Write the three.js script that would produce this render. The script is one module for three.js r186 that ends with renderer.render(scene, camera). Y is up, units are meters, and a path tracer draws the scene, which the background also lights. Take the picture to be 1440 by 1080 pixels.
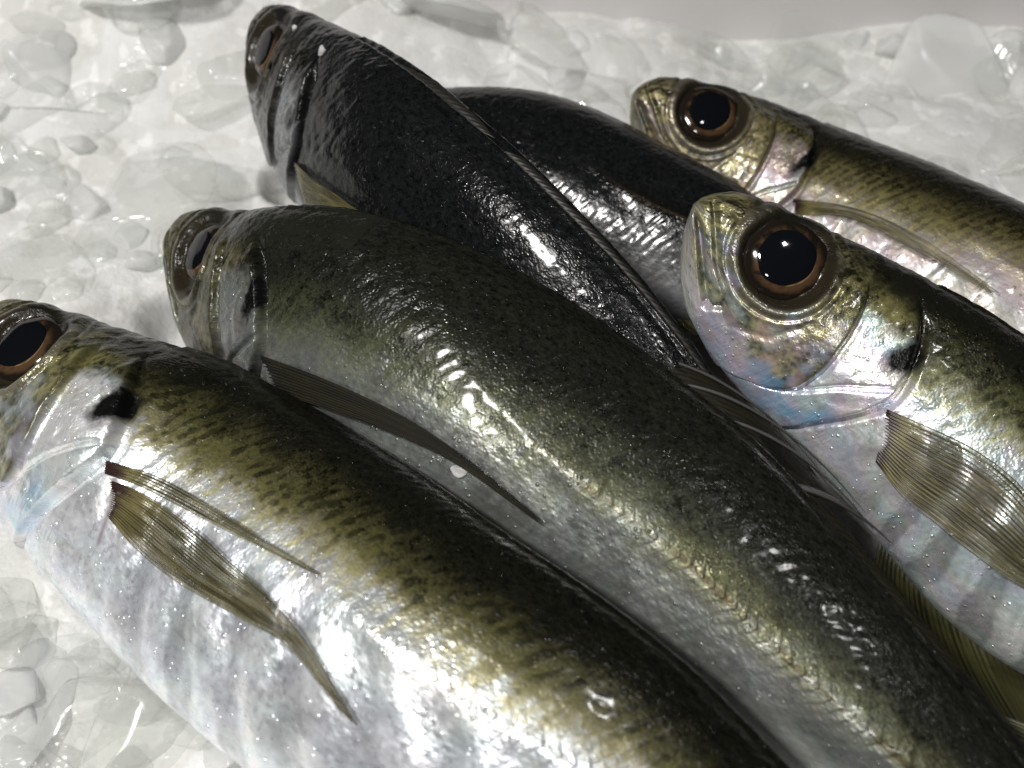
import * as THREE from 'three';
import { mergeGeometries, mergeVertices, toCreasedNormals } from 'three/addons/utils/BufferGeometryUtils.js';

// ---------------------------------------------------------------- camera, lamps, exposure
const scene = new THREE.Scene();
scene.background = new THREE.Color(0, 0, 0);
const FOV = 45, PITCH = 50 * Math.PI / 180, EYE = new THREE.Vector3(0, 0.215, 0.151);
const camera = new THREE.PerspectiveCamera(FOV, 4 / 3, 0.01, 20);
camera.position.copy(EYE);
camera.lookAt(EYE.x, EYE.y - Math.sin(PITCH), EYE.z - Math.cos(PITCH));
camera.updateMatrixWorld(true);
const renderer = new THREE.WebGLRenderer({ antialias: true });
renderer.toneMapping = THREE.LinearToneMapping;
renderer.toneMappingExposure = 1.25;
renderer.shadowMap.enabled = true;
camera.focus = 0.225; camera.userData.fStop = 13;
function areaLamp(x, y, z, w, h, tx, ty, tz, col, I) {
  const l = new THREE.RectAreaLight(col, I, w, h); l.position.set(x, y, z); l.lookAt(tx, ty, tz); scene.add(l); return l;
}
areaLamp(-0.48, 0.85, 0.24, 0.13, 0.09, 0, 0, -0.03, new THREE.Color(1, 0.975, 0.94), 175);
areaLamp(0.14, 0.92, 0.20, 0.05, 0.05, 0.02, 0, -0.05, new THREE.Color(1, 0.98, 0.96), 130);
areaLamp(-0.28, 0.85, 0.80, 0.13, 0.09, 0, 0, 0, new THREE.Color(1, 0.985, 0.96), 85);

// ---------------------------------------------------------------- helpers
const fpx = 540 / Math.tan(FOV * Math.PI / 360);
const RX = new THREE.Vector3(), RY = new THREE.Vector3(), RZ = new THREE.Vector3();
camera.matrixWorld.extractBasis(RX, RY, RZ);
// the point at height h above the ice that lies on the photograph's ray (x, y)
function at(x, y, h) {
  const d = RX.clone().multiplyScalar((x - 720) / fpx).addScaledVector(RY, (540 - y) / fpx).addScaledVector(RZ, -1);
  return EYE.clone().addScaledVector(d, (h - EYE.y) / d.y);
}
const clamp = (v, a = 0, b = 1) => v < a ? a : v > b ? b : v;
const sm = (a, b, v) => { const t = clamp((v - a) / (b - a)); return t * t * (3 - 2 * t); };
const mix = (a, b, t) => a + (b - a) * t;
function table(t) {             // monotone-ish smooth interpolation of [x, v] pairs
  const n = t.length, m = [];
  for (let i = 0; i < n; i++) {
    const a = t[Math.max(0, i - 1)], b = t[Math.min(n - 1, i + 1)];
    m.push((b[1] - a[1]) / (b[0] - a[0]));
  }
  return x => {
    if (x <= t[0][0]) return t[0][1];
    if (x >= t[n - 1][0]) return t[n - 1][1];
    let i = 0; while (t[i + 1][0] < x) i++;
    const h = t[i + 1][0] - t[i][0], u = (x - t[i][0]) / h, u2 = u * u, u3 = u2 * u;
    return (2 * u3 - 3 * u2 + 1) * t[i][1] + (u3 - 2 * u2 + u) * h * m[i] + (3 * u2 - 2 * u3) * t[i + 1][1] + (u3 - u2) * h * m[i + 1];
  };
}

// ---------------------------------------------------------------- the fish: lengths in head lengths, x from the snout back, y up from the axis
const TAIL = 4.0;
const topY = table([[0, .19], [.03, .235], [.1, .295], [.2, .33], [.28, .35], [.49, .405], [.77, .455], [1, .485], [1.2, .505], [1.5, .52], [1.9, .51], [2.3, .465], [2.7, .385], [3.1, .28], [3.4, .19], [3.7, .115], [4, .075]]);
const botY = table([[0, .10], [.03, .02], [.1, -.10], [.2, -.2], [.28, -.25], [.49, -.33], [.77, -.40], [1, -.45], [1.2, -.48], [1.5, -.505], [1.9, -.495], [2.3, -.45], [2.7, -.37], [3.1, -.265], [3.4, -.18], [3.7, -.11], [4, -.075]]);
const halfW = table([[0, .045], [.03, .07], [.1, .105], [.28, .16], [.5, .20], [.77, .235], [1, .255], [1.3, .275], [1.9, .275], [2.3, .25], [2.7, .205], [3.1, .15], [3.4, .10], [3.7, .055], [4, .03]]);
function section(x, th) {      // [y, z] of the skin, th from 0 on the back over PI/2 on the left flank to PI on the belly
  const t = topY(x), b = botY(x), c = Math.cos(th), s = Math.sin(th);
  const w = halfW(x) * (1 - .18 * sm(0, -1, c) - .05 * sm(.2, 1, c));
  return [(t + b) / 2 + (t - b) / 2 * c, w * Math.sign(s) * Math.pow(Math.abs(s), .88)];
}

class Pose {
  constructor(HL, stations, rolls, stretch, back, belly) {
    this.HL = HL; this.stretch = stretch; this.back = back; this.belly = belly;
    const pts = stations.map(p => at(p[0], p[1], p[2]));
    const cv = new THREE.CatmullRomCurve3(pts, false, 'centripetal');
    const N = 400; this.p = []; this.s = [];
    let raw = cv.getSpacedPoints(N);
    for (let pass = 0, w = Math.round(N * .045); pass < 3; pass++) raw = raw.map((q, i) => {
      const k = Math.min(w, i, N - i), m = new THREE.Vector3();
      for (let j = i - k; j <= i + k; j++) m.add(raw[j]);
      return m.divideScalar(2 * k + 1);
    });
    let acc = 0, prev = null;
    for (let i = 0; i <= N; i++) { const q = raw[i]; if (prev) acc += q.distanceTo(prev); this.p.push(q); this.s.push(acc / HL); prev = q; }
    this.roll = table(rolls);
  }
  axis(x) {
    if (x > 1.2) x = 1.2 + (x - 1.2) * this.stretch;
    const s = this.s, p = this.p, n = s.length - 1;
    if (x <= 0) return p[0].clone().addScaledVector(p[1].clone().sub(p[0]).normalize(), x * this.HL);
    if (x >= s[n]) return p[n].clone().addScaledVector(p[n].clone().sub(p[n - 1]).normalize(), (x - s[n]) * this.HL);
    let a = 0, b = n; while (b - a > 1) { const m = (a + b) >> 1; if (s[m] > x) b = m; else a = m; }
    return p[a].clone().lerp(p[b], (x - s[a]) / (s[b] - s[a]));
  }
  frame(x) {
    const o = this.axis(x), T = this.axis(x + .06).sub(this.axis(x - .06)).normalize();
    const V = RZ.clone();
    const D0 = V.clone().cross(T).normalize(), L0 = T.clone().cross(D0), r = this.roll(x);
    return { o, T, D: D0.clone().multiplyScalar(Math.cos(r)).addScaledVector(L0, Math.sin(r)), L: L0.clone().multiplyScalar(Math.cos(r)).addScaledVector(D0, -Math.sin(r)) };
  }
  put(x, y, z, f = this.frame(x)) {
    y *= y < 0 ? this.belly : this.back;
    return f.o.clone().addScaledVector(f.D, y * this.HL).addScaledVector(f.L, z * this.HL); }
}
const poses = {
  a: new Pose(0.0677, [[-43, 493, 0.0278], [82, 591, 0.0263], [221, 679, 0.0303], [192, 651, 0.0303], [266, 705, 0.0261], [472, 858, 0.0322], [584, 940, 0.0368], [815, 1064, 0.0384], [955, 1160, 0.0358], [1111, 1292, 0.0319]], [[0, 0.14], [1, -0.26], [2, -0.26], [4, 0.19]], 1.18, 0.97, 1.05),
  b: new Pose(0.0637, [[233, 385, 0.0190], [320, 420, 0.0230], [314, 432, 0.0213], [465, 481, 0.0359], [725, 626, 0.0386], [752, 651, 0.0372], [934, 766, 0.0371], [1086, 909, 0.0351], [1233, 1029, 0.0360], [1337, 1119, 0.0342], [1462, 1229, 0.0330]], [[0, 0.21], [1, 0.35], [2, 0.01], [4, 0.29]], 1.26, 1.09, 0.98),
  c: new Pose(0.0651, [[355, 77, 0.0416], [458, 184, 0.0406], [559, 284, 0.0442], [689, 404, 0.0414], [840, 540, 0.0368], [953, 657, 0.0315], [1104, 800, 0.0269]], [[0, 0.69], [1, 0.74], [4, 0.60]], 1.15, 1.06, 1.02),
  d: new Pose(0.0617, [[949, 327, 0.0635], [1126, 461, 0.0464], [1210, 522, 0.0411], [1349, 629, 0.0331], [1477, 778, 0.0211], [1703, 919, 0.0141]], [[0, 0.29], [4, 0.20]], 1.00, 0.91, 0.93),
  e: new Pose(0.0578, [[399, 200, 0.0188], [554, 234, 0.0226], [744, 248, 0.0275], [918, 329, 0.0251], [927, 328, 0.0261], [1166, 442, 0.0237], [1330, 558, 0.0180]], [[0, -0.06], [4, -0.22]], 1.10, 0.94, 1.00),
  f: new Pose(0.0611, [[877, 168, 0.0375], [1014, 232, 0.0247], [1112, 288, 0.0183], [1261, 358, 0.0191], [1445, 440, 0.0218], [1596, 515, 0.0224], [1797, 616, 0.0215]], [[0, 0.15], [4, -0.36]], 1.13, 0.95, 0.98),
};


// ==END POSES
// ---------------------------------------------------------------- noise
function rng(seed) { let a = seed >>> 0; return () => { a = (a + 0x6D2B79F5) | 0; let t = Math.imul(a ^ (a >>> 15), 1 | a); t = (t + Math.imul(t ^ (t >>> 7), 61 | t)) ^ t; return ((t ^ (t >>> 14)) >>> 0) / 4294967296; }; }
const PERM = new Float32Array(65536);
{ const r = rng(77); for (let i = 0; i < 65536; i++) PERM[i] = r(); }
function vn(x, y) {            // value noise, 0..1
  const xi = Math.floor(x), yi = Math.floor(y), fx = x - xi, fy = y - yi, u = fx * fx * (3 - 2 * fx), v = fy * fy * (3 - 2 * fy);
  const a = xi & 255, b = (xi + 1) & 255, c = (yi & 255) << 8, d = ((yi + 1) & 255) << 8;
  const p = PERM[a | c], q = PERM[b | c], r = PERM[a | d], w = PERM[b | d];
  return p + (q - p) * u + (r - p) * v + (p - q - r + w) * u * v;
}
function fbm(x, y, n) { let s = 0, a = .5, m = 0; for (let i = 0; i < n; i++) { s += a * vn(x + i * 17.3, y + i * 9.1); m += a; a *= .5; x *= 2.03; y *= 2.03; } return s / m; }

// ---------------------------------------------------------------- anatomy shared by relief, colour and bump
const rearX = table([[-.46, .70], [-.4, .8], [-.27, .9], [-.16, .98], [-.02, 1.05], [.08, 1.045], [.18, 1.02], [.28, .98], [.36, .92], [.44, .84]]);
const preX = table([[-.34, .40], [-.3, .54], [-.26, .66], [-.2, .74], [-.09, .775], [.05, .775], [.2, .75], [.33, .70], [.45, .66]]);
const latY = table([[.95, .24], [1.4, .215], [1.75, .15], [2.05, .06], [2.4, .03], [4, 0]]);
const scuteH = table([[.95, .012], [1.6, .022], [1.95, .05], [2.3, .075], [3, .085], [3.6, .06], [4, .03]]);
const EX = .39, EY = .19, ER = .158;
function segDist(x, y, L) {
  let m = 1e9;
  for (let i = 0; i < L.length - 1; i++) {
    const [ax, ay] = L[i], [bx, by] = L[i + 1], dx = bx - ax, dy = by - ay, t = clamp(((x - ax) * dx + (y - ay) * dy) / (dx * dx + dy * dy));
    m = Math.min(m, Math.hypot(x - ax - t * dx, y - ay - t * dy));
  }
  return m;
}
const mouthL = [[-.05, .165], [.05, .085], [.13, -.01], [.21, -.1], [.265, -.155]];
const maxL = [[.04, .205], [.12, .1], [.2, .0], [.3, -.07], [.315, -.12], [.265, -.16]];
const sutureL = [[.765, -.2], [.88, -.09], [1.03, .02]];
const cheekL = [[.58, .3], [.62, .17], [.6, .02], [.52, -.1], [.38, -.16], [.3, -.12]];
// height of the skin over the smooth body, in head lengths
function relief(x, y, th, rib = 1) {
  let h = 0;
  if (x < 1.35) {
    const rx = rearX(y), d = rx - x;
    h += (.026 * sm(-.010, .010, d) * sm(1.0, .35, d) - .032 * Math.exp(-(((d + .020) / .015) ** 2))) * sm(.40, .27, y);
    const p = preX(y) - x;
    if (y < .36) h += .018 * sm(-.012, .008, p) * sm(.35, .0, p) * sm(.36, .25, y) - .016 * Math.exp(-(((p + .016) / .014) ** 2)) * sm(.36, .25, y);
    h -= .018 * Math.exp(-((segDist(x, y, sutureL) / .010) ** 2));
    h -= .008 * Math.exp(-((segDist(x, y, cheekL) / .016) ** 2));
    h -= .05 * Math.exp(-((segDist(x, y, mouthL) / .011) ** 2));
    h -= .022 * Math.exp(-((segDist(x, y, maxL) / .011) ** 2));
    h -= .006 * sm(1.1, .5, Math.hypot((x - 1.0 - .3 * (y - .15)) / .062, (y - .15) / .095));
    const r = Math.hypot(x - EX, y - EY);
    h += .016 * Math.exp(-(((r - .205) / .022) ** 2)) * (.55 + .45 * sm(.1, -.1, y - EY - (x - EX) * .5)) - .034 * sm(.185, .15, r);
    h += .006 * Math.exp(-(((r - .25) / .012) ** 2)) - .006 * Math.exp(-(((r - .235) / .01) ** 2));
    h -= .02 * Math.exp(-(((x - .14) / .018) ** 2) - (((y - .215) / .014) ** 2));          // nostril
    h += .011 * (fbm(x * 13, y * 13, 3) - .5) + .005 * (.5 - Math.abs(fbm(x * 20 + 3, y * 20, 2) - .5) * 2) * sm(.5, .7, x) * sm(1.05, .95, x);
    // breast behind the gill opening
    h += .012 * Math.exp(-(((x - 1.13) / .06) ** 2) - (((y + .16) / .09) ** 2));
  } else h += .006 * (fbm(x * 14, y * 14, 3) - .5) * sm(2, 1.35, x);
  const t = (y - (topY(x) + botY(x)) / 2) / ((topY(x) - botY(x)) / 2);
  if (x > 1.1) {
    h += rib * .0085 * Math.sin((x + y * .35 + .06 * fbm(x * 5, y * 5, 2)) * 31) * sm(1.15, 1.4, x) * sm(2.9, 2.4, x) * sm(.05, -.2, t) * sm(-1, -.9, t);   // ribs under the belly skin
    const l = y - latY(x), sh = scuteH(x);
    h += .012 * sm(1.7, 2.2, x) * Math.exp(-((l / sh) ** 2) * 1.5);
    h += .006 * (fbm(x * 4, y * 5 + 3, 3) - .5);
  }
  // groove of the folded dorsal fin
  if (x > .95 && th < .35) h += -.02 * Math.exp(-((th / .05) ** 2)) + .012 * Math.exp(-(((th - .12) / .06) ** 2));
  return h;
}

Pose.prototype.surf = function (x, y, side = 1, lift = 0) {
  const t = topY(x), b = botY(x), th = Math.acos(clamp((y - (t + b) / 2) / ((t - b) / 2), -1, 1));
  const [yy, z] = section(x, th);
  return this.put(x, yy, side * (z + lift));
};
// faint waves of the wet surface in slanted rows, which break up its reflections
function wet(x, th) {
  const a = th / Math.PI * 1.25, row = Math.sin((x * .92 + a * .5) * 150 + 5 * fbm(x * 7, a * 7, 2));
  return .0034 * (fbm(x * 30, a * 30 + 40, 2) - .5) + .0004 * row * sm(.9, 1.2, x) * (.4 + 1.2 * vn(x * 8, a * 8)) + .0030 * (fbm(x * 9 + 3, a * 9, 2) - .5);
}
function bodyGeometry(pose, rib) {
  const xs = [];
  for (let i = 0; i <= 150; i++) xs.push(1.25 * Math.pow(i / 150, 1.12));
  for (let i = 1; i <= 340; i++) xs.push(mix(1.25, TAIL, i / 340));
  const half = [];              // the angles, closer together on the flanks
  const M = 230;
  for (let j = 0; j <= M; j++) half.push(j <= 170 ? j / 170 * Math.PI : Math.PI + (j - 170) / 60 * Math.PI);
  const pos = [], uv = [], idx = [], W = M + 1;
  for (const x of xs) {
    const f = pose.frame(x), near = sm(0, .05, x);
    for (let j = 0; j <= M; j++) {
      const th = half[j], tt = th > Math.PI ? 2 * Math.PI - th : th;
      let [y, z] = section(x, th);
      const r = (relief(x, y, tt, rib) + wet(x, tt)) * near, k = Math.abs(Math.sin(th));
      y += r * Math.cos(th) * (tt < .5 ? 1 : .6); z += Math.sign(Math.sin(th)) * r * k;
      const q = pose.put(x, y, z, f);
      pos.push(q.x, q.y, q.z); uv.push(x / TAIL, tt / Math.PI);
    }
  }
  for (let i = 0; i < xs.length - 1; i++) for (let j = 0; j < M; j++) {
    const a = i * W + j, b = a + 1, c = a + W, d = c + 1;
    idx.push(a, b, c, b, d, c);
  }
  for (const [row, x, flip] of [[0, -.012, 1], [xs.length - 1, TAIL + .01, 0]]) {
    const q = pose.put(x, (topY(x) + botY(x)) / 2, 0), k = pos.length / 3;
    pos.push(q.x, q.y, q.z); uv.push(clamp(x / TAIL), .5);
    for (let j = 0; j < M; j++) { const a = row * W + j; flip ? idx.push(a, k, a + 1) : idx.push(a, a + 1, k); }
  }
  const g = new THREE.BufferGeometry();
  g.setAttribute('position', new THREE.Float32BufferAttribute(pos, 3));
  g.setAttribute('uv', new THREE.Float32BufferAttribute(uv, 2));
  g.setIndex(idx); g.computeVertexNormals();
  const n = g.attributes.normal, v = new THREE.Vector3(), w = new THREE.Vector3();
  for (let i = 0; i < xs.length; i++) { const a = i * W, b = a + M; v.fromBufferAttribute(n, a).add(w.fromBufferAttribute(n, b)).normalize(); n.setXYZ(a, v.x, v.y, v.z); n.setXYZ(b, v.x, v.y, v.z); }
  return g;
}

// ---------------------------------------------------------------- skin
const SRGB = new Uint8Array(4097);
for (let i = 0; i <= 4096; i++) { const c = i / 4096; SRGB[i] = Math.round(255 * (c <= .0031308 ? 12.92 * c : 1.055 * Math.pow(c, 1 / 2.4) - .055)); }
const to8 = c => SRGB[c <= 0 ? 0 : c >= 1 ? 4096 : Math.round(c * 4096)];
const TW = 2048, TH = 768;
const lerp3 = (a, b, t, o) => { o[0] = a[0] + (b[0] - a[0]) * t; o[1] = a[1] + (b[1] - a[1]) * t; o[2] = a[2] + (b[2] - a[2]) * t; };
function tex(data, w, h, type, srgb) {
  const t = new THREE.DataTexture(data, w, h, THREE.RGBAFormat, type);
  t.magFilter = THREE.LinearFilter; t.minFilter = THREE.LinearFilter; t.wrapS = t.wrapT = THREE.ClampToEdgeWrapping;
  if (srgb) t.colorSpace = THREE.SRGBColorSpace;
  t.needsUpdate = true; return t;
}
const rowGeom = [];
for (let i = 0; i < TW; i++) { const x = (i + .5) / TW * TAIL; rowGeom.push([x, topY(x), botY(x), x > .9 ? latY(x) : 9, x > .9 ? scuteH(x) : 1]); }
const cosT = []; for (let j = 0; j < TH; j++) cosT.push(Math.cos((j + .5) / TH * Math.PI));
// small slanted rows of scales; 0..1
function scales(x, y) {
  const r = (x * .9 + y * .5) * 34, q = (x * .35 - y * .95) * 46 + Math.floor(r) * .5;
  const a = r - Math.floor(r) - .5, b = q - Math.floor(q) - .5;
  return clamp(1 - 2 * Math.max(Math.abs(a), Math.abs(b)) ** 1.0) + .25 * PERM[((Math.floor(r) & 255) << 8) | (Math.floor(q) & 255)];
}
function skinBump(seed) {
  const d = new Float32Array(TW * TH * 4);
  for (let j = 0; j < TH; j++) for (let i = 0; i < TW; i++) {
    const [x, tp, bt, ly, sh] = rowGeom[i], y = (tp + bt) / 2 + (tp - bt) / 2 * cosT[j], t = cosT[j];
    let h = .5;
    const body = sm(1.0, 1.1, x - rearX(y) + 1);
    const arc = (j + .5) / TH * 1.25;                         // distance round the flank in head lengths
    h += (.07 * (scales(x, arc) - .6)) * body * sm(-.9, -.3, t) ;
    const calm = mix(.4, 1, sm(-.25, .2, t));
    h += .13 * calm * (fbm(x * 60 + seed, arc * 60, 3) - .5);
    h += .16 * calm * (vn(x * 190, arc * 190 + seed) - .5) + .10 * calm * (vn(x * 90 + 7, arc * 40) - .5) * body;
    h += .15 * (fbm(x * 16 + seed, arc * 16, 2) - .5);
    h += .3 * (.25 - Math.abs(fbm(x * 17 + 5, arc * 20 + seed, 3) - .5)) * sm(.25, .05, t) * sm(-.85, -.45, t);      // crinkled silver skin
    {                                                          // beads of water standing on the skin
      const bx = x * 62, by = arc * 62, ix = Math.floor(bx), iy = Math.floor(by), pr = PERM[((ix & 255) << 8) | (iy & 255)];
      if (pr < .06) {
        const p2 = PERM[(((ix + 91) & 255) << 8) | ((iy + 33) & 255)], rr = .14 + .26 * p2 * p2, dd = Math.hypot(bx - ix - .5 - (pr - .07) * 4, by - iy - .5 + (p2 - .5) * .3) / rr;
        if (dd < 1) h += 1.5 * rr * Math.sqrt(1 - dd * dd);
      }
    }
    if (x > 1) {
      const l = y - ly;
      if (Math.abs(l) < sh) {
        const e = 1 - Math.abs(l) / sh, p = ((x + Math.abs(l) * .55 + .03 * fbm(x * 9, y * 9, 2)) / .036) % 1;
        h += sm(.9, 1.9, x) * sm(1.8, 2.6, x) * e * (.27 * (p < .8 ? p / .8 : (1 - p) / .2) - .1) + .1 * e;
      }
    } else if (t < .5) h += .25 * (fbm(x * 120 - y * 40, y * 26, 2) - .5) * sm(-.1, -.25, y);      // fine striae of the cheek
    const k = (j * TW + i) * 4; d[k] = d[k + 1] = d[k + 2] = h; d[k + 3] = 1;
  }
  return tex(d, TW, TH, THREE.FloatType, false);
}
const BUMP = skinBump(0);
function skin(o) {
  const col = new Uint8Array(TW * TH * 4), rm = new Uint8Array(TW * TH * 4), c = [0, 0, 0], s = o.seed;
  const silver = [0, 0, 0];
  for (let j = 0; j < TH; j++) for (let i = 0; i < TW; i++) {
    const [x, tp, bt, ly, sh] = rowGeom[i], t = cosT[j], y = (tp + bt) / 2 + (tp - bt) / 2 * t, arc = (j + .5) / TH * 1.25;
    const slow = fbm(x * 3 + s, arc * 3.4, 3) - .5, mid = fbm(x * 11 + s * 2, arc * 13, 3) - .5, fine = fbm(x * 70 + s, arc * 70, 2) - .5, grain = vn(x * 230, arc * 230 + s) - .5;
    const streak = fbm((x * 1.0 + arc * .42) * 42 + s, arc * 9 - x * 2, 3) - .5;
    const head = sm(.03, -.03, x - rearX(y));
    const tb = o.tb;
    const u = t + .22 * slow + .30 * mid * .6 + .26 * streak * (1 - .6 * head) + .20 * fine;
    // silver belly -> gold -> olive -> near black along the back
    const ir = fbm(x * 3.5 + 3 * s, arc * 5, 2) * 2.6 + fbm(x * 14 + s, arc * 14, 2) * .5, ia = o.iris * (.6 + .5 * head);
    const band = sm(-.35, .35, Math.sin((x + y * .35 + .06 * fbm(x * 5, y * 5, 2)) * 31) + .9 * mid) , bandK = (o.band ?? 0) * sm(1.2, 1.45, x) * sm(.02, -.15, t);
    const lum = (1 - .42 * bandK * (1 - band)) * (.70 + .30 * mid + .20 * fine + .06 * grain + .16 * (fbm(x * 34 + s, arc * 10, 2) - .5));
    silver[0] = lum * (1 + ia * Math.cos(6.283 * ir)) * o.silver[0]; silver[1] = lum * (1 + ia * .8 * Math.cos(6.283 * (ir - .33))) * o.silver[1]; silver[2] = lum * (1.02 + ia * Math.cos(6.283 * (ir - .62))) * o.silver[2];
    const k1 = sm(tb - .24, tb + .16, u), k2 = sm(tb - .02, tb + .28, u + .1 * slow), k3 = sm(tb + .20, tb + .60, u);
    const dash = sm(.05, .8, Math.sin((x * .92 + arc * .5) * 150 + 5 * fbm(x * 7, arc * 7, 2)) + 3 * (vn(x * 34 + s, arc * 60) - .5)) * (1 - head) * sm(.35, .6, fbm(x * 6 + s, arc * 8, 2) + .1);
    const g = (1 + 1.3 * streak + 1.1 * fine + .5 * grain) * (1 - .3 * dash * (o.dash ?? 1));
    lerp3(silver, [o.gold[0] * g, o.gold[1] * g, o.gold[2] * g], k1, c);
    const g2 = clamp(1.15 + 2.6 * streak + 1.8 * fine + grain + 1.2 * slow, .1, 3) * (1 - .6 * dash * (o.dash ?? 1));
    lerp3(c, [o.olive[0] * g2, o.olive[1] * g2, o.olive[2] * g2], k2, c);
    const g3 = 1 + 1.2 * fine + grain;
    lerp3(c, [o.back[0] * g3, o.back[1] * g3, o.back[2] * g3], k3, c);
    const foil = sm((o.foil ?? -.55) - .2, (o.foil ?? -.55) + .2, t + .3 * slow); let metal = mix(mix(.25, .68, foil), .35, k1); metal = mix(metal, .05, k2); metal = mix(metal, 0, k3);
    let rough = mix(mix(.42, .36, foil), .40, k1); rough = mix(rough, .34, k2); rough = mix(rough, .23, k3);
    rough += .12 * mid + .16 * (fbm(x * 26, arc * 26 + s, 2) - .5) - .1 * sm(.62, .8, vn(x * 80 + s, arc * 80));
    // lateral line scutes
    if (x > 1) {
      const l = y - ly, e = Math.abs(l) / sh;
      if (e < 1.15) {
        const p = ((x + Math.abs(l) * .55 + .03 * fbm(x * 9, y * 9, 2)) / .036) % 1, q = sm(1.15, .55, e + .8 * mid) * sm(1.7, 2.4, x) * clamp(.75 + 1.6 * mid + 1.2 * slow, .1, 1);
        const hue = .5 + .5 * Math.sin(x * 9 + s) * .6 + mid;
        const b = p < .2 ? .6 : .8 + .4 * p;
        lerp3(c, [o.scute[0] * b * (1 + .3 * hue), o.scute[1] * b * (1 + .15 * hue), o.scute[2] * b], clamp(q * .30), c);
        if (e < .12) lerp3(c, [.05, .035, .015], .6 * q, c);
        metal = mix(metal, .5, q);
      }
    }
    if (x < 1.3) {
      // gill cover, cheek, jaws
      const r = Math.hypot(x - EX, y - EY), pre = preX(y) - x, rear = rearX(y) - x;
      const sk = sm(.02, -.2, y + .12 * slow + .05 * mid) * head;
      // olive gold cheek between eye and preopercle
      const ck = sm(-.26, -.16, y + .12 * mid + .25 * (x - .5)) * sm(-.03, .02, pre) * clamp(1 + 1.6 * mid) * head;
      const cg = clamp(1 + 2.4 * streak + 2.2 * fine + 3.2 * mid, .12, 2.6);
      lerp3(c, [o.cheek[0] * cg, o.cheek[1] * cg, o.cheek[2] * cg], .92 * clamp(ck), c);
      metal = mix(metal, .35, clamp(ck)); rough = mix(rough, .3, clamp(ck));
      // dark gold bridge behind the eye and over the gill cover
      const br = Math.exp(-(((x - .83) / .16) ** 2) - (((y - .27) / .075) ** 2)) * head;
      lerp3(c, [o.cheek[0] * .75 * cg, o.cheek[1] * .75 * cg, o.cheek[2] * .6 * cg], .8 * br, c);
      // bright gill plate
      const op = sm(.0, .04, -pre) * sm(-.005, .03, rear) * sm(.26, .16, y + .1 * mid) * clamp(.9 + 1.2 * mid + fine, .3, 1.2);
      lerp3(c, [silver[0] * 1.25, silver[1] * 1.25, silver[2] * 1.25], .85 * clamp(op), c);
      metal = mix(metal, .7, clamp(op)); rough = mix(rough, .30, clamp(op) * .7);
      // coloured sheen patches low on the gill cover
      const bl = sm(.45, .78, fbm(x * 9 + 4 + s, y * 9, 2) + .35 * fine + .42 * Math.exp(-(((x - .80) / .11) ** 2) - (((y + .28) / .06) ** 2))) * sm(-.13, -.2, y) * sm(.5, .6, x) * sm(-.05, .02, rear);
      lerp3(c, [.22, .55, .88], .8 * o.blue * bl, c); metal = mix(metal, .65, o.blue * bl);
      const pk = sm(.5, .75, fbm(x * 12 + 9 + s, y * 12 + 5, 2)) * sm(.02, -.1, y) * sm(.28, .4, x) * sm(-.1, -.0, rear);
      lerp3(c, [.80, .52, .50], .32 * o.blue * pk, c); const lil = sm(.1, -.05, Math.abs(y - botY(x)) - .1) * sm(.9, .6, x) * sm(.2, .35, x); lerp3(c, [.52, .53, .78], .55 * o.blue * lil * clamp(.6 + 2 * mid), c);
      // olive lines along the bones of the gill cover
      const bo = (Math.exp(-(((pre - .012) / .016) ** 2)) * sm(.38, .28, y) * sm(-.3, -.2, y)) * clamp(.7 + 2.4 * mid); lerp3(c, [o.cheek[0] * .7, o.cheek[1] * .7, o.cheek[2] * .6], clamp(.75 * bo), c);
      // jaws: grey skin
      const jw = sm(.012, -.012, (x - .265) * .69 + (y + .155) * .69 + .02) * sm(.3, .24, x);
      const jg = .8 + .9 * mid + .5 * fine;
      lerp3(c, [o.jaw[0] * jg, o.jaw[1] * jg, o.jaw[2] * jg], .8 * jw, c); metal = mix(metal, .12, jw);
      // dark patch before the eye, dark eye socket
      const dp = Math.exp(-(((x - .20) / .045) ** 2) - (((y - .22) / .09) ** 2)); lerp3(c, [.03, .02, .012], clamp(1.1 * dp), c);
      const es = sm(.215, .185, r); lerp3(c, [.02, .016, .01], es, c); metal *= 1 - es;
      const ring = Math.exp(-(((r - .215) / .014) ** 2)) * clamp(.6 + 2.5 * mid); lerp3(c, [.34, .31, .25], .6 * ring, c); metal = mix(metal, .7, ring); rough = mix(rough, .22, ring);
      const up = sm(.25, .38, y - .10 * (x - .3) + .25 * mid) ; lerp3(c, [o.back[0] * 1.3, o.back[1] * 1.3, o.back[2] * 1.3], .9 * up * sm(.06, .2, x), c); metal *= 1 - .8 * up;
      // the black blotch at the gill notch, and the dark edge above it
      const bw = .2 * mid * 3 + .6 * fine;
      const bs = sm(1.35, .45, Math.hypot((x - 1.0 - .3 * (y - .15)) / o.spot[0], (y - .15) / o.spot[1]) + bw * .5);
      const be = Math.exp(-((rear / .03) ** 2)) * sm(.1, .2, y) * sm(.42, .3, y) * clamp(.7 + 3 * mid + 2 * fine);
      const bk = clamp(bs + .8 * be); lerp3(c, [.004, .004, .004], bk, c); metal *= 1 - bk; rough = mix(rough, .28, bk);
      // root of the pectoral fin
      const rt = Math.exp(-((segDist(x, y, [[1.1, -.04], [1.16, -.13], [1.2, -.25]]) / .02) ** 2)); lerp3(c, [.05, .018, .016], .75 * rt, c); metal *= 1 - rt;
    }
    const k = (j * TW + i) * 4;
    col[k] = to8(c[0]); col[k + 1] = to8(c[1]); col[k + 2] = to8(c[2]); col[k + 3] = 255;
    rm[k] = 255; rm[k + 1] = 255 * clamp(rough, .08, 1); rm[k + 2] = 255 * clamp(metal); rm[k + 3] = 255;
  }
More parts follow.
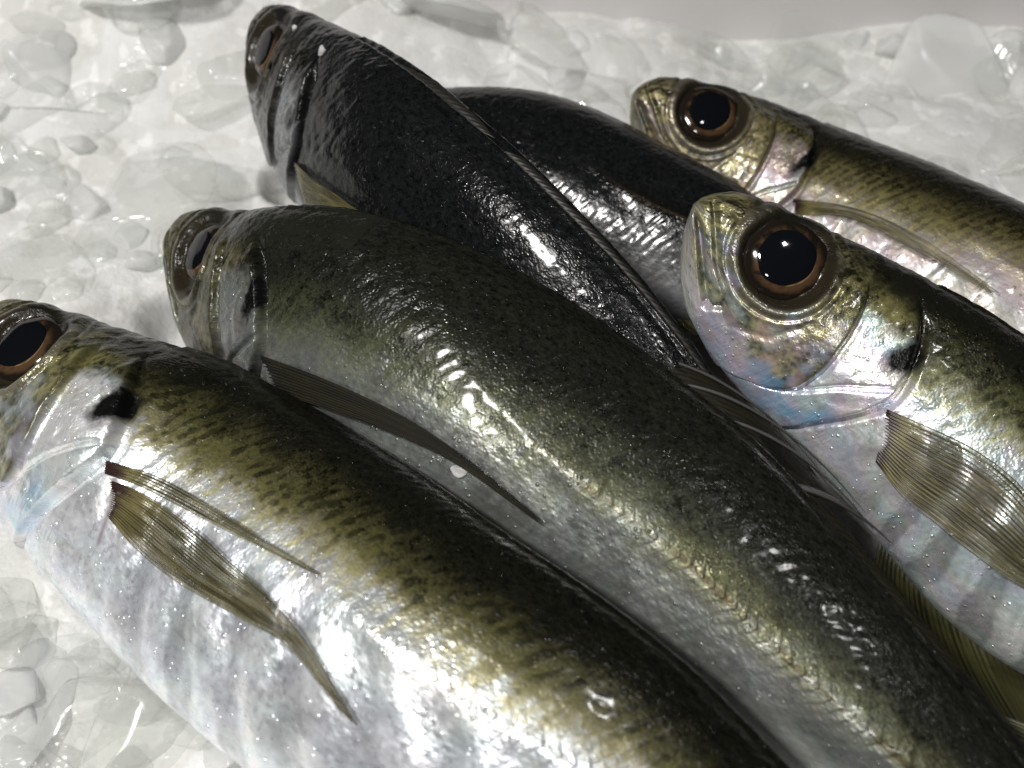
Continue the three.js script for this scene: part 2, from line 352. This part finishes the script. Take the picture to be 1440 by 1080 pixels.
  const m = tex(col, TW, TH, THREE.UnsignedByteType, true), r = tex(rm, TW, TH, THREE.UnsignedByteType, false);
  return new THREE.MeshPhysicalMaterial({ map: m, roughnessMap: r, metalnessMap: r, roughness: 1, metalness: 1, bumpMap: BUMP, bumpScale: o.bump ?? .0005, ior: 1.36, specularIntensity: o.spec ?? .6, clearcoat: o.coat ?? .28, clearcoatRoughness: .11 });
}
const looks = {
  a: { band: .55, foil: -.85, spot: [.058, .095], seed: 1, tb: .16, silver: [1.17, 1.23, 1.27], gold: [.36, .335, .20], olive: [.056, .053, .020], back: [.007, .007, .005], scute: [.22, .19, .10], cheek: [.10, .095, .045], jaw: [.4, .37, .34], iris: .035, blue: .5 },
  b: { coat: .18, dash: .55, spec: .38, spot: [.05, .10], seed: 9, tb: -.02, silver: [.34, .355, .33], gold: [.105, .112, .078], olive: [.036, .039, .022], back: [.010, .0105, .008], scute: [.13, .135, .08], cheek: [.06, .055, .03], jaw: [.20, .17, .15], iris: .03, blue: .1 },
  c: { spot: [.045, .09], seed: 17, tb: -.42, silver: [.34, .35, .365], gold: [.06, .062, .064], olive: [.014, .015, .0155], back: [.006, .0065, .007], scute: [.02, .022, .022], cheek: [.03, .028, .024], jaw: [.14, .115, .105], iris: .02, blue: 0, bump: .00042, spec: .6 },
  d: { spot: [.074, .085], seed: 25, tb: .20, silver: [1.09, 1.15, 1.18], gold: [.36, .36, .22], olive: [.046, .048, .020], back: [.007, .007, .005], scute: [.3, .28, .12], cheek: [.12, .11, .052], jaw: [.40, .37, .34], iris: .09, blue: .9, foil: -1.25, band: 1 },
  e: { spot: [.05, .09], seed: 33, tb: -.55, silver: [.2, .2, .2], gold: [.045, .046, .045], olive: [.014, .015, .0155], back: [.006, .0065, .007], scute: [.02, .02, .018], cheek: [.03, .028, .024], jaw: [.14, .12, .11], iris: .02, blue: 0, bump: .00042 },
  f: { spot: [.045, .115], seed: 41, tb: .08, foil: .25, silver: [.50, .455, .43], gold: [.27, .235, .13], olive: [.070, .062, .025], back: [.010, .0095, .006], scute: [.24, .2, .12], cheek: [.12, .105, .055], jaw: [.2, .19, .16], iris: .08, blue: .5 },
};

// ---------------------------------------------------------------- eyes
function discTexture() {
  const N = 512, d = new Uint8Array(N * N * 4), c = [0, 0, 0];
  for (let j = 0; j < N; j++) for (let i = 0; i < N; i++) {
    const u = (i + .5) / N * 2 - 1, v = (j + .5) / N * 2 - 1, r = Math.hypot(u, v), a = Math.atan2(v, u);
    const n = fbm(Math.cos(a) * 3 + 5 + r * 4, Math.sin(a) * 3 + 5, 3) - .5, st = fbm(a * 14, r * 3, 2) - .5;
    lerp3([.010, .008, .006], [.066, .037, .019], clamp(sm(.60, .66, r) * sm(.90, .76, r + .2 * n) * clamp(.25 + 2.2 * n + .6 * st + .85 * sm(-.5, .9, Math.cos(a + .75)))), c);
    lerp3(c, [.28, .19, .10], .7 * Math.exp(-(((r - .665) / .016) ** 2)) * clamp(.35 + 2.6 * n + .4 * Math.cos(a + 1.2)), c);
    lerp3(c, [.012, .009, .007], sm(.84, .95, r + .12 * n), c);
    const k = (j * N + i) * 4; d[k] = to8(c[0]); d[k + 1] = to8(c[1]); d[k + 2] = to8(c[2]); d[k + 3] = 255;
  }
  return tex(d, N, N, THREE.UnsignedByteType, true);
}
const eyeMat = new THREE.MeshPhysicalMaterial({ map: discTexture(), roughness: .10, metalness: .0, ior: 1.36 });
const pupilMat = new THREE.MeshPhysicalMaterial({ color: new THREE.Color(.004, .0045, .006), roughness: .05, ior: 1.36 });
function dome(o, ex, ey, ez, rx, ry, rise, lift) {
  const pos = [], uv = [], idx = [], A = 64, B = 14;
  for (let b = 0; b <= B; b++) for (let a = 0; a <= A; a++) {
    const r = b / B, p = a / A * 2 * Math.PI, wob = 1 + .035 * Math.sin(2 * p + 1) + .02 * Math.sin(3 * p) + .012 * Math.sin(7 * p + 2), u = r * Math.cos(p) * wob, v = r * Math.sin(p) * wob, hh = rise * Math.sqrt(Math.max(0, 1 - (r * .96) ** 2)) + lift;
    const q = o.clone().addScaledVector(ex, u * rx).addScaledVector(ey, v * ry).addScaledVector(ez, hh);
    pos.push(q.x, q.y, q.z); uv.push(u * .5 + .5, v * .5 + .5);
  }
  for (let b = 0; b < B; b++) for (let a = 0; a < A; a++) { const i = b * (A + 1) + a, k = i + A + 1; idx.push(i, k, i + 1, i + 1, k, k + 1); }
  const g = new THREE.BufferGeometry();
  g.setAttribute('position', new THREE.Float32BufferAttribute(pos, 3)); g.setAttribute('uv', new THREE.Float32BufferAttribute(uv, 2)); g.setIndex(idx); g.computeVertexNormals();
  return g;
}
const shade = m => { m.castShadow = m.receiveShadow = true; return m; };
function part(name, g, m, parent) { const o = shade(new THREE.Mesh(g, m)); o.name = name; parent.add(o); return o; }
function eyes(P, fish, sc = 1) {
  for (const side of [1, -1]) {
    const o = P.surf(EX, EY, side, -.035), X = P.surf(EX + .15, EY, side).sub(P.surf(EX - .15, EY, side)).normalize();
    const Y0 = P.surf(EX, EY + .12, side).sub(P.surf(EX, EY - .14, side)), Y = Y0.addScaledVector(X, -Y0.dot(X)).normalize(), Z = X.clone().cross(Y).multiplyScalar(side), H = P.HL * sc;
    const e = part('eye', dome(o, X, Y, Z, ER * H, ER * H, .055 * H, -.002 * H), eyeMat, fish);
    part('pupil', dome(o.clone().addScaledVector(X, -.004 * H), X, Y, Z, .103 * H, .114 * H, .018 * H, .0385 * H), pupilMat, e);
  }
}

// ---------------------------------------------------------------- fins
function finLook(dark, light, tr, veil, seed, root) {
  const W = 512, Hh = 512, d = new Uint8Array(W * Hh * 4), al = new Uint8Array(W * Hh * 4), c = [0, 0, 0];
  for (let j = 0; j < Hh; j++) for (let i = 0; i < W; i++) {
    const u = (i + .5) / W, v = (j + .5) / Hh, w = u * 20 + .25 * (fbm(u * 40 + seed, v * 3, 2) - .5), id = Math.floor(w + .5), ray = 1 - 2 * Math.abs(w - id), wd = .25 + .5 * PERM[(id * 37 + seed * 11) & 65535];
    const fork = v > .35 ? sm(.75, .95, Math.abs(2 * Math.abs((w * 2) % 1 - .5) )) * sm(.35, .6, v) * .5 : 0;
    const n = fbm(u * 14 + seed, v * 9, 3) - .5, m = fbm(u * 70, v * 6, 2) - .5, rk = clamp(sm(1 - wd, 1 - wd * .5, ray) + fork);
    lerp3(light, dark, clamp(rk * (.75 + n) + 1.1 * n + .5 * m + .35 * sm(.12, 0, v)), c); if (root) lerp3(c, root, sm(.10, .02, v + .1 * n), c);
    const k = (j * W + i) * 4; d[k] = to8(c[0]); d[k + 1] = to8(c[1]); d[k + 2] = to8(c[2]); d[k + 3] = 255;
    al[k] = al[k + 1] = al[k + 2] = 255 * clamp(mix(1 - veil, 1, Math.max(rk, sm(.25, .0, v))) + .5 * n + .3 * m); al[k + 3] = 255;
  }
  return new THREE.MeshPhysicalMaterial({ map: tex(d, W, Hh, THREE.UnsignedByteType, true), alphaMap: tex(al, W, Hh, THREE.UnsignedByteType, false), transparent: true, roughness: .34, transmission: tr, thickness: 0, side: THREE.DoubleSide });
}
const pecMat = finLook([.034, .029, .009], [.30, .26, .105], .3, .92, 1, [.035, .012, .011]);
const darkFin = finLook([.004, .004, .003], [.022, .020, .010], .1, .3, 5); darkFin.roughness = .6; darkFin.specularIntensity = .4;
const oliveFin = finLook([.026, .025, .008], [.10, .097, .034], .3, .1, 9);
// rays: arrays of points of equal length, from root to tip; the skin between them sags, each ray is a rib
function finGeometry(rays, thick, rib, ragged = 0, seed = 1) {
  const R = rays.length, K = 5, n = rays[0].length, U = (R - 1) * K + 1, rnd = rng(seed);
  const cut = rays.map(() => 1 - ragged * rnd());
  const P = (i, j) => {                                   // i across, j along
    const r = Math.min(R - 2, Math.floor(i / K)), f = i / K - r, c = mix(cut[r], cut[r + 1], f) - ragged * .25 * Math.sin(Math.PI * f), s = j / (n - 1) * c * (n - 1), a = Math.min(n - 2, Math.floor(s)), g = s - a;
    return rays[r][a].clone().lerp(rays[r][a + 1], g).lerp(rays[r + 1][a].clone().lerp(rays[r + 1][a + 1], g), f);
  };
  const grid = []; for (let i = 0; i < U; i++) { grid.push([]); for (let j = 0; j < n; j++) grid[i].push(P(i, j)); }
  const pos = [], uv = [], idx = [];
  for (const s of [1, -1]) for (let i = 0; i < U; i++) for (let j = 0; j < n; j++) {
    const a = grid[Math.min(U - 1, i + 1)][j].clone().sub(grid[Math.max(0, i - 1)][j]), b = grid[i][Math.min(n - 1, j + 1)].clone().sub(grid[i][Math.max(0, j - 1)]);
    const nn = a.cross(b).normalize(), f = (i / K) % 1, rb = Math.pow(Math.abs(Math.cos(Math.PI * f)), 4) * (1 - .6 * j / (n - 1));
    const edge = (i === 0 || i === U - 1 || j === n - 1) ? .2 : 1;
    const q = grid[i][j].clone().addScaledVector(nn, s * edge * (thick + rib * rb));
    pos.push(q.x, q.y, q.z); uv.push(i / (U - 1) * (R - 1) / 20, j / (n - 1));
  }
  const o = U * n;
  for (let i = 0; i < U - 1; i++) for (let j = 0; j < n - 1; j++) {
    const a = i * n + j, b = a + n, c = a + 1, d = b + 1;
    idx.push(a, b, c, c, b, d, o + a, o + c, o + b, o + c, o + d, o + b);
  }
  for (let i = 0; i < U - 1; i++) for (const j of [0, n - 1]) { const a = i * n + j, b = a + n; j ? idx.push(a, b, o + a, b, o + b, o + a) : idx.push(a, o + a, b, b, o + a, o + b); }
  for (let j = 0; j < n - 1; j++) for (const i of [0, U - 1]) { const a = i * n + j, b = a + 1; i ? idx.push(a, o + a, b, b, o + a, o + b) : idx.push(a, b, o + a, b, o + b, o + a); }
  const g = new THREE.BufferGeometry();
  g.setAttribute('position', new THREE.Float32BufferAttribute(pos, 3)); g.setAttribute('uv', new THREE.Float32BufferAttribute(uv, 2)); g.setIndex(idx); g.computeVertexNormals();
  return g;
}
// a fin laid on the flank: edges given as [x, y, lift] from root to tip
function flankFin(P, upper, lower, nRays, side = 1) {
  const up = [0, 1, 2].map(k => table(upper.map((p, i) => [i / (upper.length - 1), p[k]]))), lo = [0, 1, 2].map(k => table(lower.map((p, i) => [i / (lower.length - 1), p[k]])));
  const rays = [];
  for (let r = 0; r < nRays; r++) {
    const f = r / (nRays - 1), ray = [];
    for (let j = 0; j <= 36; j++) { const t = j / 36; ray.push(P.surf(mix(up[0](t), lo[0](t), f), mix(up[1](t), lo[1](t), f), side, mix(up[2](t), lo[2](t), f))); }
    rays.push(ray);
  }
  return rays;
}
// a fin standing on the back (dir 1) or belly (dir -1): x from x0 to x1, height(x), swept back, leaning to the right by lean
function edgeFin(P, x0, x1, n, height, sweep, lean, dir) {
  const rays = [];
  for (let r = 0; r < n; r++) {
    const x = mix(x0, x1, r / (n - 1)), ray = [], h = height((x - x0) / (x1 - x0));
    for (let j = 0; j <= 20; j++) {
      const t = j / 20, xx = x + h * sweep * t * (.6 + .4 * t), f = P.frame(xx), base = dir > 0 ? topY(x) : botY(x), drop = dir > 0 ? topY(xx) - base : botY(xx) - base;
      ray.push(P.put(xx, base + drop * .9 - dir * .02 + dir * h * t * Math.cos(lean * t), -h * t * Math.sin(lean * t), f));
    }
    rays.push(ray);
  }
  return rays;
}
function tailFin(P) {
  const rays = [];
  for (let r = 0; r < 22; r++) {
    const a = mix(-1, 1, r / 21), ray = [], len = .35 + .65 * Math.pow(Math.abs(a), 1.3);
    for (let j = 0; j <= 16; j++) { const t = j / 16; ray.push(P.put(TAIL - .03 + t * len * .85, a * (.06 + .5 * t * len), .03 * Math.sin(t * 5 + a * 4) * t)); }
    rays.push(ray);
  }
  return rays;
}
const spineMat = new THREE.MeshPhysicalMaterial({ color: new THREE.Color(.010, .009, .006), roughness: .5 });
const noteFish = {
  a: ['silver bellied mackerel with gold speckled back and split pectoral fin, belly lying on the ice'],
  b: ['long olive grey mackerel with raised spiny dorsal fin, lying between two gold speckled fish'],
  c: ['blackish mackerel with its back turned up and snout raised against bare ice'],
  d: ['mackerel with large round dark eye and blue pink gill cover, chin on a dark fish'],
  e: ['blackish mackerel with its head hidden under another dark fish and its tail covered'],
  f: ['brownish gold mackerel with pinkish gill cover, back against bare ice below the tray wall'],
};
const fishes = {};
let nth = 0;
for (const k of ['a', 'b', 'c', 'd', 'e', 'f']) {
  const P = poses[k], g = new THREE.Group(); g.name = nth ? 'mackerel_' + String(nth).padStart(3, '0') : 'mackerel'; nth++;
  g.userData = { label: noteFish[k][0], category: 'fish', group: 'mackerel laid out on the ice' };
  scene.add(g); fishes[k] = g;
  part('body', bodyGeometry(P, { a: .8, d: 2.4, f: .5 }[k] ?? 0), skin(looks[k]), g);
  eyes(P, g, k === 'b' || k === 'c' ? .86 : k === 'a' ? .92 : 1);
  part('tail_fin', finGeometry(tailFin(P), .0002, .0003), oliveFin, g);
  part('pectoral_fin', finGeometry(flankFin(P, [[1.09, -.03, .01], [1.5, .0, .012], [1.9, .02, .012], [2.2, .0, .012]], [[1.17, -.2, .0], [1.5, -.1, .012], [1.9, -.03, .012], [2.18, -.01, .012]], 12, -1), .00015, .0002), pecMat, g);
}
const H = k => poses[k].HL;
// pectoral fins on the side that shows
part('pectoral_fin', finGeometry(flankFin(poses.a, [[1.07, -.02, .0], [1.3, .012, .03], [1.58, .045, .035], [1.8, .066, .03], [1.95, .085, .02]], [[1.09, -.06, .014], [1.32, -.035, .034], [1.6, .005, .036], [1.81, .045, .03], [1.96, .078, .02]], 6), .00018, .00028), pecMat, fishes.a);
part('pectoral_fin', finGeometry(flankFin(poses.a, [[1.10, -.07, .0], [1.44, -.045, .03], [1.72, -.05, .035], [1.9, -.055, .035], [2.06, -.09, .03], [2.22, -.175, .016]], [[1.16, -.17, .0], [1.36, -.195, .018], [1.58, -.19, .02], [1.82, -.15, .022], [2.0, -.122, .022], [2.2, -.18, .014]], 19), .00016, .00026, .10, 3), pecMat, fishes.a);
part('pectoral_fin', finGeometry(flankFin(poses.d, [[1.07, -.05, .0], [1.22, -.01, .03], [1.4, .035, .045], [1.62, .06, .05], [1.9, .03, .04], [2.15, -.04, .03]], [[1.18, -.25, .0], [1.35, -.29, .03], [1.55, -.27, .04], [1.75, -.22, .045], [1.98, -.13, .04], [2.17, -.05, .03]], 20), .00016, .00030, .06, 5), pecMat, fishes.d);
part('pectoral_fin', finGeometry(flankFin(poses.c, [[1.08, -.04, .012], [1.3, .0, .03], [1.5, .04, .03], [1.75, .08, .02]], [[1.17, -.2, .0], [1.3, -.13, .03], [1.5, -.05, .03], [1.74, .06, .02]], 12), .00016, .00026, .05, 6), pecMat, fishes.c);
part('pectoral_fin', finGeometry(flankFin(poses.f, [[1.07, -.05, .0], [1.4, .0, .05], [1.7, -.02, .07], [2.1, -.12, .05]], [[1.12, -.13, .0], [1.4, -.06, .06], [1.7, -.09, .08], [2.09, -.14, .05]], 9), .00018, .0003, .04, 7), pecMat, fishes.f);
part('pectoral_fin', finGeometry(flankFin(poses.b, [[1.06, -.05, .0], [1.36, -.05, .04], [1.66, -.07, .05], [1.88, -.1, .05], [2.2, -.14, .03]], [[1.14, -.2, .0], [1.36, -.17, .04], [1.66, -.15, .05], [1.9, -.14, .05], [2.2, -.15, .03]], 12), .00016, .00028, .04, 8), darkFin, fishes.b);
// dorsal fins
for (const k of ['a', 'b', 'c', 'd', 'e', 'f']) {
  const P = poses[k];
  if (k === 'b') {
    part('dorsal_fin', finGeometry(edgeFin(P, 1.7, 2.5, 26, t => .06 + .14 * sm(0, .35, t) * sm(1.2, .5, t), 2.4, 1.1, 1), .00010, .00012, .25, 11), darkFin, fishes[k]);
    for (const [x, h, sweep, lean] of [[1.82, .15, 2.6, 1.1], [1.96, .19, 2.6, 1.1], [2.1, .21, 2.5, 1.05], [2.24, .22, 2.4, 1.0], [2.38, .19, 2.3, 1.0], [2.6, .17, 1.7, .8]]) {
      const pts = []; for (let j = 0; j <= 6; j++) { const t = j / 6, xx = x + h * sweep * t * (.6 + .4 * t); pts.push(P.put(xx, topY(x) + (topY(xx) - topY(x)) * .9 - .015 + h * t * Math.cos(lean * t), -h * t * Math.sin(lean * t) - .004)); }
      const cv = new THREE.CatmullRomCurve3(pts), tg = new THREE.TubeGeometry(cv, 20, 1, 7);
      const q = tg.attributes.position, c = new THREE.Vector3(), v = new THREE.Vector3();
      for (let i = 0; i < q.count; i++) { const ring = Math.floor(i / 8); cv.getPointAt(ring / 20, c); v.fromBufferAttribute(q, i).sub(c).multiplyScalar(mix(x > 2.5 ? .001 : .0007, .00006, ring / 20)).add(c); q.setXYZ(i, v.x, v.y, v.z); }
      tg.computeVertexNormals(); part('fin_spine', tg, spineMat, fishes.b);
    }
    part('dorsal_fin', finGeometry(edgeFin(P, 2.5, 3.7, 40, t => .10 - .03 * t, 2.2, 1.1, 1), .00012, .0002, .3, 12), darkFin, fishes[k]);
  } else {
    part('dorsal_fin', finGeometry(edgeFin(P, 1.25, 1.8, 16, t => .03 * sm(0, .3, t) * sm(1.2, .6, t) + .015, 2.6, .9, 1), .0001, .00012, .1, 13), k === 'c' || k === 'e' ? spineMat : darkFin, fishes[k]);
    part('dorsal_fin', finGeometry(edgeFin(P, 1.9, 3.6, 60, t => .045 - .02 * t, 2.4, 1.0, 1), .0001, .00012, .25, 14), k === 'c' || k === 'e' ? spineMat : darkFin, fishes[k]);
  }
  part('anal_fin', finGeometry(edgeFin(P, k === 'd' ? 1.5 : 1.95, 3.6, k === 'd' ? 90 : 34, t => (k === 'd' ? .85 : .12) * (1 - .3 * t), 1.6, k === 'd' ? -.8 : -.4, -1), .00012, k === 'd' ? .00008 : .00018, .1, 15), oliveFin, fishes[k]);
}

// ---------------------------------------------------------------- ice and tray
function iceHeight(x, z) {
  let h = 0;
  for (const [cell, amp, sd] of [[.052, .013, 1], [.024, .0052, 2], [.010, .0013, 3]]) {
    const cx = Math.floor(x / cell), cz = Math.floor(z / cell); let best = -9;
    for (let i = -1; i <= 1; i++) for (let j = -1; j <= 1; j++) {
      const a = ((cx + i + sd * 31) & 255) << 8, b = (cz + j + sd * 57) & 255;
      const px = (cx + i + PERM[a | b]) * cell, pz = (cz + j + PERM[((a + 2560) & 65280) | b]) * cell, dx = (x - px) / cell, dz = (z - pz) / cell;
      const g1 = PERM[((a + 5120) & 65280) | b] - .5, g2 = PERM[((a + 7680) & 65280) | b] - .5, lift = PERM[((a + 10240) & 65280) | b];
      best = Math.max(best, lift * .75 + 1.1 * g1 * dx + 1.1 * g2 * dz - .45 * (dx * dx + dz * dz));
    }
    h += amp * best;
  }
  return h;
}
const axisPts = []; for (const k in poses) for (let x = 0; x < TAIL; x += .2) axisPts.push([poses[k].axis(x), poses[k].HL * (x < .3 ? .3 : .46)]);
const DIP = at(1410, 985, 0);
const bedY = (x, z) => {          // the ice under a fish is pressed down
  let p = 0; for (const [q, s] of axisPts) { const d = Math.hypot(q.x - x, q.z - z); if (d < s) p = Math.max(p, sm(s * .8, s * .3, d) * sm(.045, .02, q.y)); }
  p += 1.6 * Math.exp(-((Math.hypot(x - DIP.x, z - DIP.z) / .022) ** 2));
  return -.008 + iceHeight(x, z) - .014 * p + .012 * sm(-.08, -.3, x) * sm(.05, -.2, z) + .03 * sm(.06, -.14, x) * sm(-.12, -.235, z);
};
{
  const x0 = -.45, x1 = .45, z0 = -.235, NX = 560, NZ = 330, pos = [], uv = [], idx = [];
  for (let j = 0; j <= NZ; j++) for (let i = 0; i <= NX; i++) {
    const x = mix(x0, x1, i / NX), z = j < 280 ? mix(z0, .14, j / 280) : mix(.14, .55, (j - 280) / 50);
    pos.push(x, bedY(x, z), z); uv.push(x / .24, z / .24);
  }
  for (let j = 0; j < NZ; j++) for (let i = 0; i < NX; i++) { const a = j * (NX + 1) + i, b = a + 1, c = a + NX + 1, d = c + 1; idx.push(a, c, b, b, c, d); }
  const g = new THREE.BufferGeometry();
  g.setAttribute('position', new THREE.Float32BufferAttribute(pos, 3)); g.setAttribute('uv', new THREE.Float32BufferAttribute(uv, 2)); g.setIndex(idx); g.computeVertexNormals();
  const N = 1024, d = new Float32Array(N * N * 4);
  for (let j = 0; j < N; j++) for (let i = 0; i < N; i++) { const u = i / N * 32, v = j / N * 32; const h = .55 * fbm(u * 2, v * 2, 3) + .45 * fbm(u * 8, v * 8, 2); const k = (j * N + i) * 4; d[k] = d[k + 1] = d[k + 2] = h; d[k + 3] = 1; }
  const bt = tex(d, N, N, THREE.FloatType, false); bt.wrapS = bt.wrapT = THREE.MirroredRepeatWrapping;
  const cd = new Uint8Array(N * N * 4);
  for (let j = 0; j < N; j++) for (let i = 0; i < N; i++) {
    const u = i / N * 8, v = j / N * 8, q = fbm(u * 1.1 + 30 + .6 * fbm(u * 4, v * 4, 2), v * 1.1 + 8, 3), wet = sm(.47, .54, q) * .7 + .3 * sm(.45, .6, fbm(u * 3, v * 3 + 50, 3)), f = .04 * (fbm(u * 12, v * 12, 3) - .5), frost = .12 * sm(.62, .72, fbm(u * 5 + 9, v * 5, 3)), k = (j * N + i) * 4;
    cd[k] = to8(mix(.70, .61, wet) + f + frost); cd[k + 1] = to8(mix(.70, .61, wet) + f + frost); cd[k + 2] = to8(mix(.69, .585, wet) + f + frost); cd[k + 3] = 255;
  }
  const ct = tex(cd, N, N, THREE.UnsignedByteType, true); ct.wrapS = ct.wrapT = THREE.MirroredRepeatWrapping;
  const m = new THREE.MeshPhysicalMaterial({ map: ct, roughness: .16, bumpMap: bt, bumpScale: .00045, ior: 1.31 });
  const o = shade(new THREE.Mesh(g, m)); o.name = 'ice_bed'; o.userData.kind = 'structure'; scene.add(o);
  const w = shade(new THREE.Mesh(new THREE.BoxGeometry(1.0, .16, .02), new THREE.MeshStandardMaterial({ color: new THREE.Color(.62, .60, .60), roughness: .5 }))); w.position.set(0, .03, -.245); w.name = 'tray_wall'; w.userData.kind = 'structure'; scene.add(w);
}

// loose pieces of ice, half melted, on the bed
function shardGeometry(seed) {
  const r = rng(seed), g = mergeVertices(new THREE.IcosahedronGeometry(1, 9).deleteAttribute('uv').deleteAttribute('normal')), q = g.attributes.position, v = new THREE.Vector3(), pl = [];
  for (let i = 0; i < 11; i++) { const z = r() * 2 - 1, a = r() * 6.283, k = Math.sqrt(1 - z * z); pl.push([new THREE.Vector3(k * Math.cos(a), z, k * Math.sin(a)), .55 + .4 * r()]); }
  for (let i = 0; i < q.count; i++) {
    v.fromBufferAttribute(q, i).normalize(); let acc = 0;
    for (const [n, d] of pl) { const c = v.dot(n); if (c > .02) acc += Math.pow(c / d, 40); }
    let m = 1 / Math.pow(acc + .1, 1 / 40);
    m *= 1 + .10 * (fbm(v.x * 2.2 + seed + 9, v.y * 2.2 + v.z * 2.2 + 9, 2) - .5) + .03 * (fbm(v.x * 9 + 40, v.y * 9 + v.z * 6 + 40, 2) - .5);
    v.multiplyScalar(m); q.setXYZ(i, v.x, v.y, v.z);
  }
  g.computeVertexNormals(); return g;
}
const iceMat = [.90, .95, .6, .86].map((t, i) => new THREE.MeshPhysicalMaterial({ color: new THREE.Color(...[[.955, .96, .955], [.97, .975, .97], [.88, .885, .88], [.95, .955, .945]][i]), roughness: [.10, .05, .2, .14][i], transmission: t, thickness: 0, ior: 1.31 }));
const shards = [3, 4, 5, 6, 7, 8].map(shardGeometry);
const clear = (p, r) => axisPts.every(([q, s]) => Math.hypot(q.x - p.x, q.z - p.z) > s * .75 + r);
let nIce = 0;
function ice(p, r, flat, turn, v, label, category, group) {
  const o = shade(new THREE.Mesh(shards[v % 6], iceMat[v % 4])); o.name = nIce ? 'ice_piece_' + String(nIce).padStart(3, '0') : 'ice_piece'; nIce++;
  o.position.set(p.x, bedY(p.x, p.z) + 0, p.z); o.scale.set(r, r * flat, r * .85); o.rotation.set(.5 * Math.sin(turn * 3), turn, .5 * Math.cos(turn * 5));
  o.userData = { label, category, group }; scene.add(o);
}
const bigIce = [[170, 320, .040, .3], [318, 262, .026, .35], [240, 95, .032, .18], [310, 175, .018, .25], [20, 290, .022, .2], [80, 400, .020, .2], [640, 60, .030, .2], [755, 80, .026, .25], [850, 100, .020, .2], [1160, 100, .034, .15], [1320, 120, .034, .14], [1400, 215, .030, .14], [20, 870, .016, .2], [130, 955, .020, .2], [30, 1020, .020, .2], [210, 1060, .016, .2], [540, 20, .028, .2], [1010, 70, .026, .16]];
bigIce.forEach(([x, y, r, fl], i) => ice(at(x, y, 0), r, fl, i * 1.7, i, 'large half melted slab of clear ice sunk in the crushed ice bed', 'ice', 'large slabs of melting ice'));
{
  const r = rng(4242); let n = 0, tries = 0;
  while (n < 150 && tries++ < 9000) {
    const p = at(-60 + r() * 1560, -60 + Math.pow(r(), 1.2) * 1160, 0), s = .006 + .015 * Math.pow(r(), 2.0);
    if (p.z < -.225 || !clear(p, s) || p.x > .06 && p.z > .02) continue;
    const big = s > .010;
    ice(p, s, .45 + .35 * r(), r() * 6.28, Math.floor(r() * 60), big ? 'angular lump of wet translucent ice packed into the crushed ice bed' : 'small wet chip of translucent ice packed into the crushed ice bed', 'ice', big ? 'lumps of crushed ice' : 'small chips of ice'); n++;
  }
}

// bits lying on the fish
function onFish(k, x, y, r, flat, mat, name, label, category) {
  const P = poses[k], p = P.surf(x, y, 1, .004), n = P.surf(x, y, 1, .05).sub(P.surf(x, y, 1, 0)).normalize(), o = shade(new THREE.Mesh(shards[Math.round(x * 10) % 6], mat));
  o.name = name; o.position.copy(p); o.scale.set(r, r * flat, r * .7); o.quaternion.setFromUnitVectors(new THREE.Vector3(0, 1, 0), n); o.userData = { label, category }; scene.add(o);
}
onFish('c', .92, .40, .0021, .4, iceMat[2], 'ice_crumb', 'small white crumb of ice stuck on the head of a blackish fish', 'ice');
onFish('c', .55, .36, .0016, .4, iceMat[2], 'ice_crumb_001', 'tiny crumb of ice beside the snout of the blackish raised fish', 'ice');
onFish('a', 2.42, .02, .0011, .5, spineMat, 'dark_fleck', 'tiny black fleck stuck on the gold speckled flank', 'debris');
onFish('b', 1.9, -.16, .0022, .3, iceMat[2], 'ice_crumb_002', 'thin melting flake of ice on the olive grey flank beside a fin', 'ice');
renderer.render(scene, camera);
